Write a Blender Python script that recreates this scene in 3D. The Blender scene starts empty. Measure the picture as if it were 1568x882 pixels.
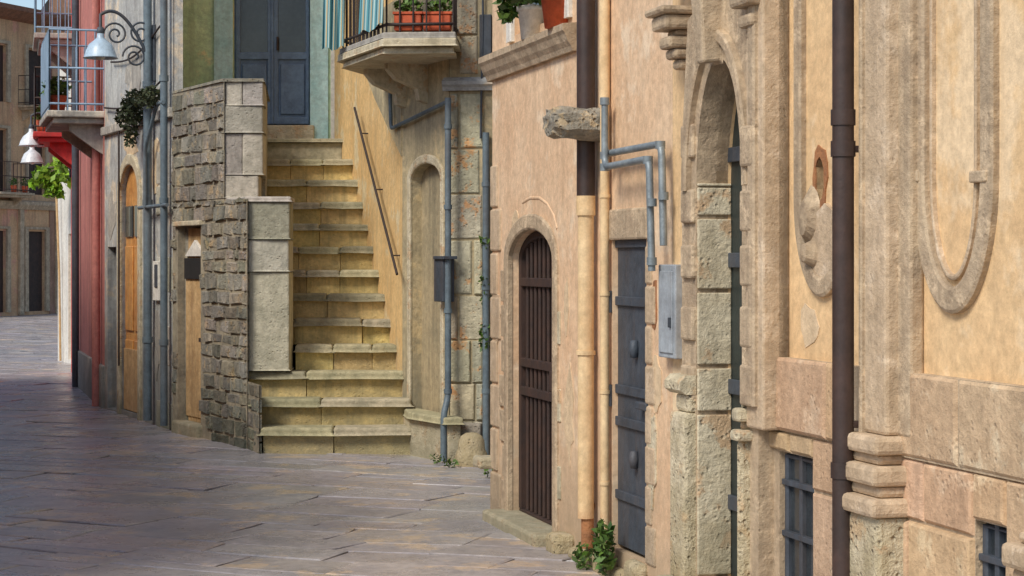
import bpy, math, random
from mathutils import Vector
from mathutils.geometry import tessellate_polygon
random.seed(11)
R_=random.uniform
F=3060.0; CX=784.0; HY=400.0; EYE=1.73
scene=bpy.context.scene
# ------------------------------------------------------------------ helpers
def S(r,g,b):
    f=lambda c:((c/255)/12.92 if c/255<=0.04045 else (((c/255)+0.055)/1.055)**2.4)
    return (f(r),f(g),f(b),1)
def group(name):
    e=bpy.data.objects.new(name,None); scene.collection.objects.link(e); return e
def obj(name,verts,faces,mat,parent=None,bevel=0,smooth=False,tints=None,seg=2):
    me=bpy.data.meshes.new(name); me.from_pydata([tuple(v) for v in verts],[],faces); me.update()
    o=bpy.data.objects.new(name,me); scene.collection.objects.link(o)
    if mat: me.materials.append(mat)
    if parent: o.parent=parent
    if tints:
        a=me.color_attributes.new('tint','FLOAT_COLOR','POINT')
        for i,t in enumerate(tints): a.data[i].color=t
    if smooth:
        for p in me.polygons: p.use_smooth=True
    if bevel>0:
        m=o.modifiers.new('b','BEVEL'); m.width=bevel; m.segments=seg; m.limit_method='ANGLE'; m.angle_limit=math.radians(40)
    return o
class Fr:
    def __init__(s,P,Q):
        s.P=Vector(P); d=Vector(Q)-s.P; s.L=d.length; s.d=d/s.L
        n=Vector((-s.d.y,s.d.x))
        if n.dot(-s.P)<0: n=-n
        s.n=n
    def w(s,u,v,z):
        p=s.P+s.d*u+s.n*v; return (p.x,p.y,z)
    def su(s,x,v=0):
        k=(x-CX)/F; P=s.P+s.n*v
        return (k*P.y-P.x)/(s.d.x-k*s.d.y)
    def sz(s,x,y,v=0):
        u=s.su(x,v); P=s.P+s.n*v
        return EYE+(HY-y)*(P.y+s.d.y*u)/F
def boxv(fr,u0,u1,v0,v1,z0,z1):
    return [fr.w(u,v,z) for z in (z0,z1) for v in (v0,v1) for u in (u0,u1)]
BF=[(0,1,3,2),(4,6,7,5),(0,4,5,1),(2,3,7,6),(0,2,6,4),(1,5,7,3)]
def box(name,fr,u0,u1,v0,v1,z0,z1,mat,parent,bevel=0.008,tint=False):
    t=None
    if tint:
        g=R_(.75,1.15); t=[(g,g*R_(.95,1.03),g*R_(.9,1.02),1)]*8
    return obj(name,boxv(fr,u0,u1,v0,v1,z0,z1),BF,mat,parent,bevel,tints=t)
def sbox(name,fr,x0,x1,y0,y1,v0,v1,mat,parent,bevel=0.008,tint=False):
    xm=(x0+x1)/2
    return box(name,fr,fr.su(x0,v1),fr.su(x1,v1),v0,v1,fr.sz(xm,y1,v1),fr.sz(xm,y0,v1),mat,parent,bevel,tint)
def panel(name,fr,outer,holes,v0,v1,mat,parent,edge=False):
    loops=[outer]+holes; fl=[p for l in loops for p in l]
    tris=tessellate_polygon([[Vector((p[0],p[1],0)) for p in l] for l in loops])
    n=len(fl); verts=[fr.w(u,v1,z) for u,z in fl]+[fr.w(u,v0,z) for u,z in fl]
    faces=[tuple(t) for t in tris]; k=0
    for li,l in enumerate(loops):
        m=len(l)
        if li>0 or edge:
            for i in range(m):
                a=k+i;b=k+(i+1)%m; faces.append((a,b,b+n,a+n))
        k+=m
    return obj(name,verts,faces,mat,parent)
def rect(u0,u1,z0,z1): return [(u0,z0),(u1,z0),(u1,z1),(u0,z1)]
def arch(u0,u1,z0,zs,zt,n=14):
    p=[(u0,z0)]; c=(u0+u1)/2; r=(u1-u0)/2
    for i in range(n+1):
        a=math.pi-math.pi*i/n; p.append((c+r*math.cos(a),zs+(zt-zs)*math.sin(a)))
    p.append((u1,z0)); return p
def ringstrip(name,fr,pts,w,v0,v1,mat,parent,ch=0.012,closed=False):
    V=[];Fc=[];n=len(pts); ch=min(ch,w*.3)
    for i,p in enumerate(pts):
        a=Vector(pts[i-1] if i>0 else pts[i]); b=Vector(pts[i+1] if i<n-1 else pts[i])
        t=(b-a).normalized(); nn=Vector((-t.y,t.x)); p=Vector(p)
        for off,v in ((-w/2,v0),(-w/2,v1-ch*.6),(-w/2+ch,v1),(w/2-ch,v1),(w/2,v1-ch*.6),(w/2,v0)):
            q=p+nn*off; V.append(fr.w(q.x,v,q.y))
    for i in range(n-1):
        for k in range(5): Fc.append((i*6+k,i*6+k+1,i*6+k+7,i*6+k+6))
    Fc.append((0,1,2,3,4,5)); Fc.append(tuple((n-1)*6+k for k in range(6)))
    return obj(name,V,Fc,mat,parent)
def patch(name,fr,x,y,rx,rz,mat,parent,v=.006,n=13):
    u=fr.su(x); z=fr.sz(x,y)
    pts=[]
    for i in range(n):
        a=2*math.pi*i/n; k=R_(.6,1.15); pts.append((u+rx*math.cos(a)*k,z+rz*math.sin(a)*k))
    return panel(name,fr,pts,[],-.01,v,mat,parent,edge=True)
def mould(name,fr,u0,u1,prof,mat,parent):
    n=len(prof); V=[fr.w(u0,v,z) for v,z in prof]+[fr.w(u1,v,z) for v,z in prof]
    Fc=[(i,(i+1)%n,(i+1)%n+n,i+n) for i in range(n)]+[tuple(range(n)),tuple(range(n,2*n))]
    return obj(name,V,Fc,mat,parent)
def prism(name,pts,z0,z1,mat,parent,bevel=0,tint=False,seg=2):
    n=len(pts); V=[(x,y,z0) for x,y in pts]+[(x,y,z1) for x,y in pts]
    Fc=[tuple(range(n)),tuple(range(n,2*n))]+[(i,(i+1)%n,(i+1)%n+n,i+n) for i in range(n)]
    t=None
    if tint:
        g=R_(.78,1.15); t=[(g,g*R_(.95,1.03),g*R_(.88,1.02),1)]*(2*n)
    return obj(name,V,Fc,mat,parent,bevel,tints=t,seg=seg)
def tube(name,pts,r,mat,parent,res=4,cyc=False):
    c=bpy.data.curves.new(name,'CURVE'); c.dimensions='3D'; c.bevel_depth=r; c.bevel_resolution=res; c.use_fill_caps=True
    s=c.splines.new('POLY'); s.points.add(len(pts)-1)
    for i,p in enumerate(pts): s.points[i].co=(p[0],p[1],p[2],1)
    s.use_cyclic_u=cyc; c.materials.append(mat)
    o=bpy.data.objects.new(name,c); scene.collection.objects.link(o)
    if parent:o.parent=parent
    return o
def bend(pts,r=0.06,n=5):
    out=[Vector(pts[0])]
    for i in range(1,len(pts)-1):
        p=Vector(pts[i]); a=(Vector(pts[i-1])-p); b=(Vector(pts[i+1])-p)
        rr=min(r,a.length*.45,b.length*.45); A=p+a.normalized()*rr; B=p+b.normalized()*rr
        for k in range(n+1):
            t=k/n; out.append(A*(1-t)**2+p*2*t*(1-t)+B*t*t)
    out.append(Vector(pts[-1])); return out
def lathe(name,prof,c,mat,parent,n=24):
    V=[];Fc=[]
    for r,z in prof:
        for k in range(n):
            a=2*math.pi*k/n; V.append((c[0]+r*math.cos(a),c[1]+r*math.sin(a),c[2]+z))
    for i in range(len(prof)-1):
        for k in range(n):
            Fc.append((i*n+k,i*n+(k+1)%n,(i+1)*n+(k+1)%n,(i+1)*n+k))
    return obj(name,V,Fc,mat,parent,smooth=True)
def leaves(name,c,rad,n,size,mat,parent,droop=0):
    V=[];Fc=[];T=[]
    for i in range(n):
        while True:
            p=Vector((R_(-1,1),R_(-1,1),R_(-1,1)))
            if p.length<1: break
        p=Vector((c[0]+p.x*rad[0],c[1]+p.y*rad[1],c[2]+p.z*rad[2]-droop*abs(p.x)))
        a=Vector((R_(-1,1),R_(-1,1),R_(-.6,1))).normalized(); b=a.cross(Vector((R_(-1,1),R_(-1,1),R_(-1,1)))).normalized()
        s=size*R_(.6,1.4); k=len(V)
        V+= [p-a*s*.5,p+b*s*.28,p+a*s*.6,p-b*s*.28]; Fc.append((k,k+1,k+2,k+3))
        g=R_(.45,1.35); T+=[(g*R_(.9,1.2),g,g*R_(.5,1),1)]*4
    return obj(name,V,Fc,mat,parent,tints=T)
def masonry(name,fr,u0,u1,z0,z1,rh,bw,v0,vh,mat,parent,skip=None,gap=.012,jit=.008,dark=(.7,1.2)):
    V=[];Fc=[];T=[]; z=z0
    while z<z1-.03:
        h=min(R_(*rh),z1-z)
        if z1-z-h<rh[0]*.5: h=z1-z
        u=u0-R_(0,bw[0])
        while u<u1:
            w=R_(*bw); a=max(u,u0)+gap/2; b=min(u+w,u1)-gap/2
            if b-a>.03 and not (skip and skip((a+b)/2,z+h/2,(b-a)/2,h/2)):
                k=len(V); d=v0+vh*R_(.3,1); c=min(.018,h*.2)
                j=lambda:R_(-jit,jit)
                A=[(a,z+gap/2),(b,z+gap/2),(b,z+h-gap/2),(a,z+h-gap/2)]
                B=[(a+c+j(),z+c+j()),(b-c+j(),z+c+j()),(b-c+j(),z+h-c+j()),(a+c+j(),z+h-c+j())]
                V+=[fr.w(p[0],v0-.01,p[1]) for p in A]+[fr.w(p[0]*.5+q[0]*.5,d-.006,p[1]*.5+q[1]*.5) for p,q in zip(A,B)]+[fr.w(p[0],d+j()*.6,p[1]) for p in B]
                Fc+= [(k+8,k+9,k+10,k+11)]+[(k+o+i,k+o+(i+1)%4,k+o+4+(i+1)%4,k+o+4+i) for o in (0,4) for i in range(4)]
                g=R_(*dark); T+=[(g*R_(.95,1.08),g,g*R_(.88,1.05),1)]*12
            u+=w
        z+=h
    return obj(name,V,Fc,mat,parent,tints=T)
# ------------------------------------------------------------------ materials
def mat(name,c,c2=None,scale=2.5,bump=.5,rough=.88,streak=0,sc=(.08,.07,.05,1),low=None,lowh=.9,tint=False,metal=0,pit=0,fine=60,c3=None,contrast=.14,bd=.02,rvar=0):
    m=bpy.data.materials.new(name); m.use_nodes=True; N=m.node_tree.nodes; L=m.node_tree.links
    bs=N['Principled BSDF']; bs.inputs['Roughness'].default_value=rough; bs.inputs['Metallic'].default_value=metal
    tc=N.new('ShaderNodeTexCoord'); co=tc.outputs['Object']
    def noise(s,det=4,ro=.65,vec=None,color=False):
        n=N.new('ShaderNodeTexNoise'); n.inputs['Scale'].default_value=s; n.inputs['Detail'].default_value=det; n.inputs['Roughness'].default_value=ro
        L.new(vec or co,n.inputs['Vector'])
        if color:
            sp=N.new('ShaderNodeSeparateColor'); L.new(n.outputs['Color'],sp.inputs[0]); return sp.outputs
        return n.outputs['Fac']
    def ramp(fac,a,b,c_=0,d_=1):
        r=N.new('ShaderNodeMapRange'); r.inputs['From Min'].default_value=a; r.inputs['From Max'].default_value=b
        r.inputs['To Min'].default_value=c_; r.inputs['To Max'].default_value=d_; L.new(fac,r.inputs['Value']); return r.outputs['Result']
    def mix(fac,a,b,mode='MIX'):
        x=N.new('ShaderNodeMix'); x.data_type='RGBA'; x.blend_type=mode
        if hasattr(fac,'is_linked'): L.new(fac,x.inputs[0])
        else: x.inputs[0].default_value=fac
        for s,v in ((6,a),(7,b)):
            if hasattr(v,'is_linked'): L.new(v,x.inputs[s])
            else: x.inputs[s].default_value=v
        return x.outputs[2]
    def math_(op,a,b):
        x=N.new('ShaderNodeMath'); x.operation=op
        for i,v in enumerate((a,b)):
            if hasattr(v,'is_linked'): L.new(v,x.inputs[i])
            else: x.inputs[i].default_value=v
        return x.outputs[0]
    c2=c2 or tuple(v*.72 for v in c[:3])+(1,)
    big=noise(scale,5,.7,None,True)
    col=mix(ramp(big[0],.5-contrast,.5+contrast),c,c2)
    if c3: col=mix(ramp(big[1],.55,.62),col,c3)
    f=noise(fine*.3,5,.75)
    fr_=ramp(f,.3,.7,.74,1.16)
    g=N.new('ShaderNodeCombineColor')
    for i in range(3): L.new(fr_,g.inputs[i])
    col=mix(1.0,col,g.outputs[0],'MULTIPLY')
    if streak:
        mp=N.new('ShaderNodeMapping'); mp.inputs['Scale'].default_value=(6,6,.45); L.new(co,mp.inputs['Vector'])
        col=mix(math_('MULTIPLY',ramp(noise(1.3,4,.7,mp.outputs[0]),.48,.68),streak),col,sc)
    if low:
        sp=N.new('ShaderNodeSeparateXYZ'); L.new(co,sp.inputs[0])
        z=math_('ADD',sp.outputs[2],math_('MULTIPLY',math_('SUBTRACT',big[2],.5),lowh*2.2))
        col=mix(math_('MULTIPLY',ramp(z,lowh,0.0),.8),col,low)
    if tint:
        at=N.new('ShaderNodeVertexColor'); at.layer_name='tint'
        col=mix(1.0,col,at.outputs[0],'MULTIPLY')
    h=f
    if pit:
        v=N.new('ShaderNodeTexVoronoi'); v.inputs['Scale'].default_value=30; L.new(co,v.inputs['Vector'])
        pk=math_('MULTIPLY',ramp(v.outputs['Distance'],.34,.02),ramp(big[1],.42,.58))
        h=math_('SUBTRACT',f,math_('MULTIPLY',pk,pit)); col=mix(math_('MULTIPLY',pk,min(1,pit*.5)),col,tuple(x*.35 for x in c[:3])+(1,))
    if rvar: L.new(ramp(big[2],.35,.65,rough-rvar,rough+rvar),bs.inputs['Roughness'])
    L.new(col,bs.inputs['Base Color'])
    b=N.new('ShaderNodeBump'); b.inputs['Strength'].default_value=bump; b.inputs['Distance'].default_value=bd
    L.new(h,b.inputs['Height']); L.new(b.outputs[0],bs.inputs['Normal'])
    return m
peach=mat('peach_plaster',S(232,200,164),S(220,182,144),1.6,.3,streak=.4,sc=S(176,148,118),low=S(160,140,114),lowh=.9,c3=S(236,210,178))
peach2=mat('palazzo_plaster',S(234,200,152),S(224,186,138),1.3,.28,streak=.3,sc=S(182,152,114),c3=S(238,210,170))
patchp=mat('plaster_patch',S(226,200,164),S(208,182,146),5,.5,streak=.3,sc=S(170,148,118))
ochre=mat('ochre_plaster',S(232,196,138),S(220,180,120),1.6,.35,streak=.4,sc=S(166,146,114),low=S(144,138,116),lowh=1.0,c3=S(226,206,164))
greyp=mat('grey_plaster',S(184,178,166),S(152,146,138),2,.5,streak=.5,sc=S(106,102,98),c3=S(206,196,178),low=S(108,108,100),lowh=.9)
bluep=mat('bluegrey_plaster',S(196,196,190),S(160,160,158),2,.5,streak=.6,sc=S(112,108,104),c3=S(218,202,178),low=S(120,118,110),lowh=1.4)
greenp=mat('green_plaster',S(222,234,184),S(190,214,168),2.2,.5,streak=.4,sc=S(160,164,124),c3=S(240,228,172))
teal=mat('teal_plaster',S(204,232,228),S(176,214,212),4,.3,streak=.25,sc=S(150,156,140))
whitep=mat('white_plaster',S(230,226,216),S(214,206,194),2,.3,streak=.2)
redp=mat('red_plaster',S(212,74,66),S(186,58,56),2,.3,streak=.4,sc=S(120,64,56))
pinkp=mat('pink_plaster',S(198,128,116),S(178,108,100),2,.3,streak=.5,sc=S(118,82,74))
tan=mat('far_plaster',S(220,180,136),S(198,152,114),1,.3,streak=.5,sc=S(144,110,86),c3=S(212,156,130))
tan2=mat('far_plaster_dark',S(176,136,108),S(150,114,92),1.4,.3,streak=.5,sc=S(110,86,70),c3=S(186,140,120))
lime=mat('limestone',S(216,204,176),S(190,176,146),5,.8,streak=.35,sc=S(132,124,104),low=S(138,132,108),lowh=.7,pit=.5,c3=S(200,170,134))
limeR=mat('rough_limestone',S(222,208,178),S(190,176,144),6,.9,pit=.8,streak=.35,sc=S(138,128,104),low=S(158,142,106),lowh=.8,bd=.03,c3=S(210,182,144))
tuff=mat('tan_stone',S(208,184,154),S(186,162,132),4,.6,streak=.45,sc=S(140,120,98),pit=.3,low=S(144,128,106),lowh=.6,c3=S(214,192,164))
trim=mat('trim_stone',S(198,176,146),S(168,146,120),5,.65,streak=.5,sc=S(124,108,88),pit=.25,c3=S(210,186,154))
ashlar=mat('grey_ashlar',S(192,186,174),S(164,160,148),6,.8,tint=True,streak=.35,sc=S(116,112,98),pit=.5,low=S(120,124,112),lowh=.6)
pierst=mat('pier_ashlar',S(204,196,174),S(168,162,144),5,.9,tint=True,streak=.4,sc=S(116,108,92),pit=.7,c3=S(212,162,116),low=S(128,124,110),lowh=.6)
rubble=mat('rubble_stone',S(174,166,150),S(134,130,120),8,1.0,tint=True,pit=.8,streak=.35,sc=S(88,88,82),low=S(98,102,88),lowh=.8,bd=.03,c3=S(188,168,136))
mortar=mat('mortar',S(170,158,134),S(130,122,106),6,.6)
nose=mat('step_nosing_stone',S(184,174,146),S(150,144,120),7,.7,tint=True,pit=.4,streak=.35,sc=S(108,108,88))
riser=mat('step_riser_stone',S(240,212,146),S(212,188,132),5,.7,tint=True,pit=.4,streak=.5,sc=S(140,130,94),low=S(138,132,108),lowh=.9)
pave=mat('paving_stone',S(172,166,164),S(146,142,144),2.2,.5,rough=.31,tint=True,pit=.25,fine=50,c3=S(188,170,150),bd=.010,rvar=.11)
dirt=mat('joint_dirt',S(84,76,68),S(64,58,54),5,.6)
iron=mat('rusty_iron',S(74,52,42),S(50,38,34),9,.3,.7)
rail_i=mat('dark_iron',S(62,48,44),S(48,40,38),9,.2,.6)
darkm=mat('dark_metal',S(72,80,90),S(56,62,70),5,.25,.6,streak=.4,sc=S(96,80,68))
brownpipe=mat('brown_pipe',S(72,54,48),S(56,44,40),4,.15,.5)
creampipe=mat('cream_pipe',S(230,202,158),S(216,184,138),4,.2,.7,low=S(182,116,72),lowh=.4,streak=.3,sc=S(172,136,100))
galv=mat('galvanised_pipe',S(150,160,164),S(120,130,136),6,.15,.5,metal=.3)
bluepipe=mat('bluegrey_pipe',S(112,128,136),S(88,102,112),4,.15,.55,streak=.3,sc=S(110,90,76))
wood=mat('old_wood',S(210,176,128),S(180,144,98),6,.5,.75,streak=.5,sc=S(126,98,70))
glowwood=mat('orange_glow_wood',S(228,170,98),S(198,132,70),5,.3,.35,streak=.4,sc=S(140,110,80))  # arched door wood, with the orange reflection on it painted into the colour
bluedoor=mat('bluegrey_paint',S(112,134,158),S(94,112,136),5,.2,.5,streak=.3,sc=S(82,82,82))
boxm=mat('meter_box_paint',S(168,176,182),S(146,152,158),6,.15,.6,streak=.4,sc=S(120,110,98))
dark=mat('dark_interior',S(34,30,28),S(24,22,20),3,.1,.9)
glass=mat('window_glass',S(60,66,70),S(46,50,54),3,.02,.12)
terra=mat('terracotta_paint',S(208,96,54),S(180,78,44),6,.2,.7)
leaf=mat('leaf',S(88,118,50),S(62,92,38),20,.1,.6,tint=True)
brleaf=mat('bright_leaf',S(140,178,50),S(110,150,40),20,.1,.6,tint=True)
dkleaf=mat('dark_leaf',S(70,80,52),S(52,60,40),20,.1,.7,tint=True)
enamel=mat('white_enamel',S(226,230,232),S(206,210,214),3,.05,.35)
blueenamel=mat('bluegrey_enamel',S(186,206,220),S(164,184,200),3,.05,.35)
bulb=mat('lamp_bulb_glass',S(235,232,220),None,3,.02,.2)
roofm=mat('roof_tile',S(150,104,78),S(120,84,64),6,.6)
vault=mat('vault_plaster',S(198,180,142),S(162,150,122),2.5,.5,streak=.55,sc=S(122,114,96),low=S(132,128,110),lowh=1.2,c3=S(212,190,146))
gatewood=mat('gate_boards',S(74,54,44),S(52,42,36),8,.4,.8)
grndoor=mat('dark_green_door',S(44,54,52),S(34,42,42),5,.2,.5)
brick=mat('broken_brick',S(190,130,84),S(140,96,64),9,.9)
nichep=mat('niche_plaster',S(180,162,128),S(152,140,112),3,.3,streak=.4)
tuffT=mat('dado_stone',S(210,180,146),S(190,160,128),4,.65,streak=.4,sc=S(142,120,96),pit=.45,low=S(152,134,108),lowh=.6,c3=S(218,194,162),tint=True)
rail_b=mat('blue_rail_paint',S(140,164,186),S(118,140,162),3,.1,.5)
def stripes():
    m=bpy.data.materials.new('striped_cloth'); m.use_nodes=True; N=m.node_tree.nodes; L=m.node_tree.links
    a=N.new('ShaderNodeVertexColor'); a.layer_name='tint'; L.new(a.outputs[0],N['Principled BSDF'].inputs['Base Color']); N['Principled BSDF'].inputs['Roughness'].default_value=.9
    return m
cloth=stripes()
# ------------------------------------------------------------------ ground
obj('ground',[(-400,-300,-.03),(400,-300,-.03),(400,500,-.03),(-400,500,-.03)],[(0,1,2,3)],dirt)
V=[];Fc=[];T=[]
ang=math.radians(-24); ca,sa=math.cos(ang),math.sin(ang)
q=-34.0
while q<80:
    h=R_(.34,.56); p=-66+R_(0,.7)
    while p<14:
        w=R_(.5,1.15)
        cx=ca*(p+w/2)-sa*(q+h/2); cy=sa*(p+w/2)+ca*(q+h/2)
        if 4<cy<72 and -.3*cy-2.5<cx<3.2 and (cx<.9 or cy<11) and cx<-.08*cy+2.4:
            g=.004; zt=R_(-.004,.003)
            cut=R_(.35,.65) if (random.random()<.2 and h>.42) else None
            subs=[(q,h)] if not cut else [(q,h*cut),(q+h*cut,h*(1-cut))]
            for q_,h_ in subs:
                k=len(V); tx=R_(-.009,.009); ty=R_(-.012,.012)
                def pt(a,b,z):
                    b2=b+.06*math.sin(a*1.1+b*.5)+.02*math.sin(a*3.1+b); a2=a+.03*math.sin(b*5+a*.7)
                    X=ca*a2-sa*b2; Y=sa*a2+ca*b2
                    return (X,Y,z+tx*(a-p-w/2)+ty*(b-q_-h_/2)+.010*math.sin(X*1.3+.6*Y)-.01)
                c=.016; sk=R_(-.025,.025)
                A=[(p+g,q_+g),(p+w-g+sk,q_+g),(p+w-g-sk,q_+h_-g),(p+g,q_+h_-g)]
                B=[(p+c,q_+c),(p+w-c+sk,q_+c),(p+w-c-sk,q_+h_-c),(p+c,q_+h_-c)]
                V+=[pt(a,b,-.03) for a,b in A]+[pt(a,b,zt-.006) for a,b in A]+[pt(a+R_(-.008,.008),b+R_(-.008,.008),zt) for a,b in B]
                Fc+=[(k+8,k+9,k+10,k+11)]+[(k+o+i,k+o+(i+1)%4,k+o+4+(i+1)%4,k+o+4+i) for o in (0,4) for i in range(4)]
                s=R_(.88,1.09); T+=[(s*R_(.97,1.05),s,s*R_(.95,1.06),1)]*12
        p+=w
    q+=h
obj('paved_street',V,Fc,pave,tints=T)
# ------------------------------------------------------------------ right-hand wall
P0=Vector((-.04,13.4)); sl=.26
RW=Fr(P0,P0+Vector((sl,-1))*10)
H=7.6
su=lambda x,v=0:RW.su(x,v); sz=lambda x,y,v=0:RW.sz(x,y,v)
ph=group('peach_house')
ua=su(754); ub=su(1030)
g0,g1=su(780),su(849); gz1=sz(814,351); gzs=sz(814,398)
d0,d1=su(938),su(990); dz0=.14; dz1=sz(964,367)
w0,w1=su(788),su(868); wz0=3.22
panel('street_wall',RW,rect(ua,ub,-.05,H),[arch(g0,g1,.06,gzs,gz1),rect(d0,d1,dz0,dz1),rect(w0,w1,wz0,wz0+1.5)],-.3,0,peach,ph)
prism('building_core',[RW.w(ua+.25,-.34,0)[:2],RW.w(ub,-.34,0)[:2],RW.w(ub,-4,0)[:2],RW.w(ua+.25,-4,0)[:2]],-.05,H,dark,ph)
box('end_wall',RW,ua+.002,ua+.24,-4,-.003,-.05,H,peach,ph,0)
box('roof_eave',RW,ua-.3,ub,-4.2,.35,H,H+.15,roofm,ph)
cz=3.0
prof=[(-.02,cz-.03),(.03,cz-.03),(.04,cz),(.06,cz+.03),(.075,cz+.07),(.09,cz+.09),(.09,cz+.13),(-.02,cz+.14)]
mould('cornice',RW,ua-.03,su(884),prof,trim,ph)
V=[];Fc=[]
for i in range(7):
    a=math.pi/2*i/6; 
    for v,z in prof:
        r=max(v,0)+.02
        V.append(RW.w(ua-.03-r*math.sin(a),-.02+r*math.cos(a),z))
n=len(prof)
for i in range(6):
    for k in range(n): Fc.append((i*n+k,i*n+(k+1)%n,(i+1)*n+(k+1)%n,(i+1)*n+k))
obj('cornice_corner',V,Fc,trim,ph)
ringstrip('gate_surround_stone',RW,arch(g0-.045,g1+.045,.0,gzs,gz1+.05),.1,-.02,.018,trim,ph)
for i in range(7):
    zz=.05+i*.235
    box('gate_quoin_%d'%i,RW,g0-R_(.14,.22),g0-.09,-.02,.012+.002*i,zz,zz+.21,trim,ph,.006)
    if i%2: box('gate_quoin_r_%d'%i,RW,g1+.09,g1+R_(.13,.18),-.02,.01,zz,zz+.2,lime,ph,.006)
box('gate_threshold',RW,g0-.12,g1+.12,-.2,.16,-.03,.07,lime,ph,.02)
for i in range(8):
    zz=.0+i*.30
    if zz<2.3: box('corner_quoin_%d'%i,RW,ua-.012,ua+(.16 if i%2 else .25),-.1,.015,zz,zz+.285,tuff,ph,.012)
box('corner_ledge',RW,ua-.18,ua+.02,-.15,.1,.3,.38,lime,ph,.02)
ringstrip('relieving_arch',RW,[(su(800),sz(800,310)),(su(812),sz(812,303)),(su(826),sz(826,303)),(su(838),sz(838,312)),(su(848),sz(848,330)),(su(853),sz(853,350))],.02,-.01,.006,peach,ph)
for k,(x,y,rx,rz,mm) in enumerate(((872,640,.12,.3,patchp),(868,470,.05,.2,patchp),(1003,470,.05,.16,brick),(1006,590,.08,.16,patchp),(905,770,.07,.09,brick),(790,340,.1,.12,patchp),(931,128,.03,.09,dark),(1000,700,.08,.3,lime),(762,480,.12,.2,tuff))):  # the dark one is no plaster: flat colour for the shaded crack hole
    patch('plaster_patch_%d'%k,RW,x,y,rx,rz,mm,ph,.003+.0007*k)
ig=group('iron_gate'); 
gv=-.09
nb=11
def topz(u):
    c=(g0+g1)/2; r=(g1-g0)/2; t=max(0,1-((u-c)/r)**2); return gzs+(gz1-gzs)*math.sqrt(t)
for i in range(nb):
    u=g0+.04+(g1-g0-.08)*i/(nb-1)
    tube('bar_%d'%i,[RW.w(u,gv,.09),RW.w(u,gv,topz(u)-.02)],.014,iron,ig)
for j,y in enumerate((432,556,600,790)):
    zc=sz(814,y,gv); box('rail_%d'%j,RW,g0+.02,g1-.02,gv-.03,gv+.028,zc-.028,zc+.028,iron,ig,.004)
ringstrip('frame_bar',RW,arch(g0+.03,g1-.03,.09,gzs,gz1-.03),.05,gv-.02,gv+.03,iron,ig)
box('backing_boards',RW,g0+.01,g1-.01,-.2,-.16,.06,gz1,gatewood,ig,0)
box('lock',RW,g1-.2,g1-.06,gv+.03,gv+.07,.92,1.05,iron,ig)
md=group('metal_door')
box('leaf_upper',RW,d0,d1,-.06,-.03,dz0+.02,dz1-.01,darkm,md,.003)
for j,y in enumerate((372,462,600,650,765)):
    zc=sz(964,y); box('strap_%d'%j,RW,d0+.005,d1-.005,-.032,-.012,zc-.025,zc+.025,darkm,md,.004)
for j,y in enumerate((535,705)):
    zc=sz(970,y); u=su(968); lathe('handle_%d'%j,[(.0,-.05),(.02,-.045),(.028,0),(.02,.045),(0,.05)],RW.w(u,-.01,zc),darkm,md,10)
for j,y in enumerate((462,605)):
    zc=sz(935,y); tube('hinge_%d'%j,[RW.w(d0-.02,.01,zc-.06),RW.w(d0-.02,.01,zc+.06)],.018,darkm,md)
box('hasp',RW,d1-.14,d1+.03,-.01,.02,sz(985,628),sz(985,616),darkm,md)
box('door_lintel',RW,d0-.08,d1+.05,-.05,.02,dz1,dz1+.17,trim,ph,.012)
for i in range(8):
    a=dz0+i*.21; box('door_jamb_%d'%i,RW,d1,d1+(.10 if i%2 else .16),-.05,.012,a,a+.2,tuff,ph,.012)
for i in range(7):
    u=su(865)+i*.27; box('base_stone_%d'%i,RW,u,u+R_(.2,.26),-.02,R_(.05,.14),-.03,R_(.05,.15),limeR,ph,.035)
dp=group('downpipe')
up=su(897,.07)
tube('upper_brown_pipe',[RW.w(up,.07,sz(897,302,.07)),RW.w(up,.07,H-.1)],.052,brownpipe,dp,6)
tube('lower_cream_pipe',[RW.w(up,.07,.27),RW.w(up,.07,sz(897,302,.07))],.046,creampipe,dp,6)
tube('collar',[RW.w(up,.07,sz(897,330,.07)),RW.w(up,.07,sz(897,300,.07))],.055,creampipe,dp,6)
tube('rusted_stub',[RW.w(up,.06,.1),RW.w(up,.06,.3)],.036,brick,dp,6)
for y in (540,): tube('clip_%d'%y,[RW.w(up,.07,sz(897,y,.07)-.012),RW.w(up,.07,sz(897,y,.07)+.012)],.055,creampipe,dp,6)
dp2=group('downpipe')
up2=su(926,.04)
tube('cream_pipe',[RW.w(up2,.04,.18),RW.w(up2,.04,sz(926,160,.04))],.026,creampipe,dp2)
tube('upper_cream_pipe',[RW.w(up2-.02,.035,sz(926,158,.04)),RW.w(up2-.02,.035,H-.1)],.03,creampipe,dp2)
for y in (300,450,600,740): tube('clip_%d'%y,[RW.w(up2,.04,sz(926,y,.04)-.01),RW.w(up2,.04,sz(926,y,.04)+.01)],.031,creampipe,dp2)
gp=group('galvanised_pipe')
def rp(x,y,v): return RW.w(su(x,v),v,sz(x,y,v))
tube('pipe_a',bend([rp(926,150,.07),rp(926,236,.07),rp(1013,220,.07),rp(1016,376,.07)],.07),.019,galv,gp)
tube('pipe_b',bend([rp(926,200,.11),rp(926,256,.11),rp(994,243,.11),rp(998,415,.11)],.07),.019,galv,gp)
for x,y,v in ((926,238,.07),(926,256,.11),(1011,222,.07),(992,245,.11),(998,310,.11),(1016,300,.07),(998,400,.11),(926,155,.07)):
    c=rp(x,y,v); tube('elbow',[(c[0],c[1],c[2]-.02),(c[0],c[1],c[2]+.02)],.026,galv,gp)
cb=group('stone_corbel')
uu=su(922,0)
NX,NY,NZ=5,6,4; V=[];idx={}
za,zb_=sz(880,208,.2),sz(880,160,.2)
Fc=[]
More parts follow.
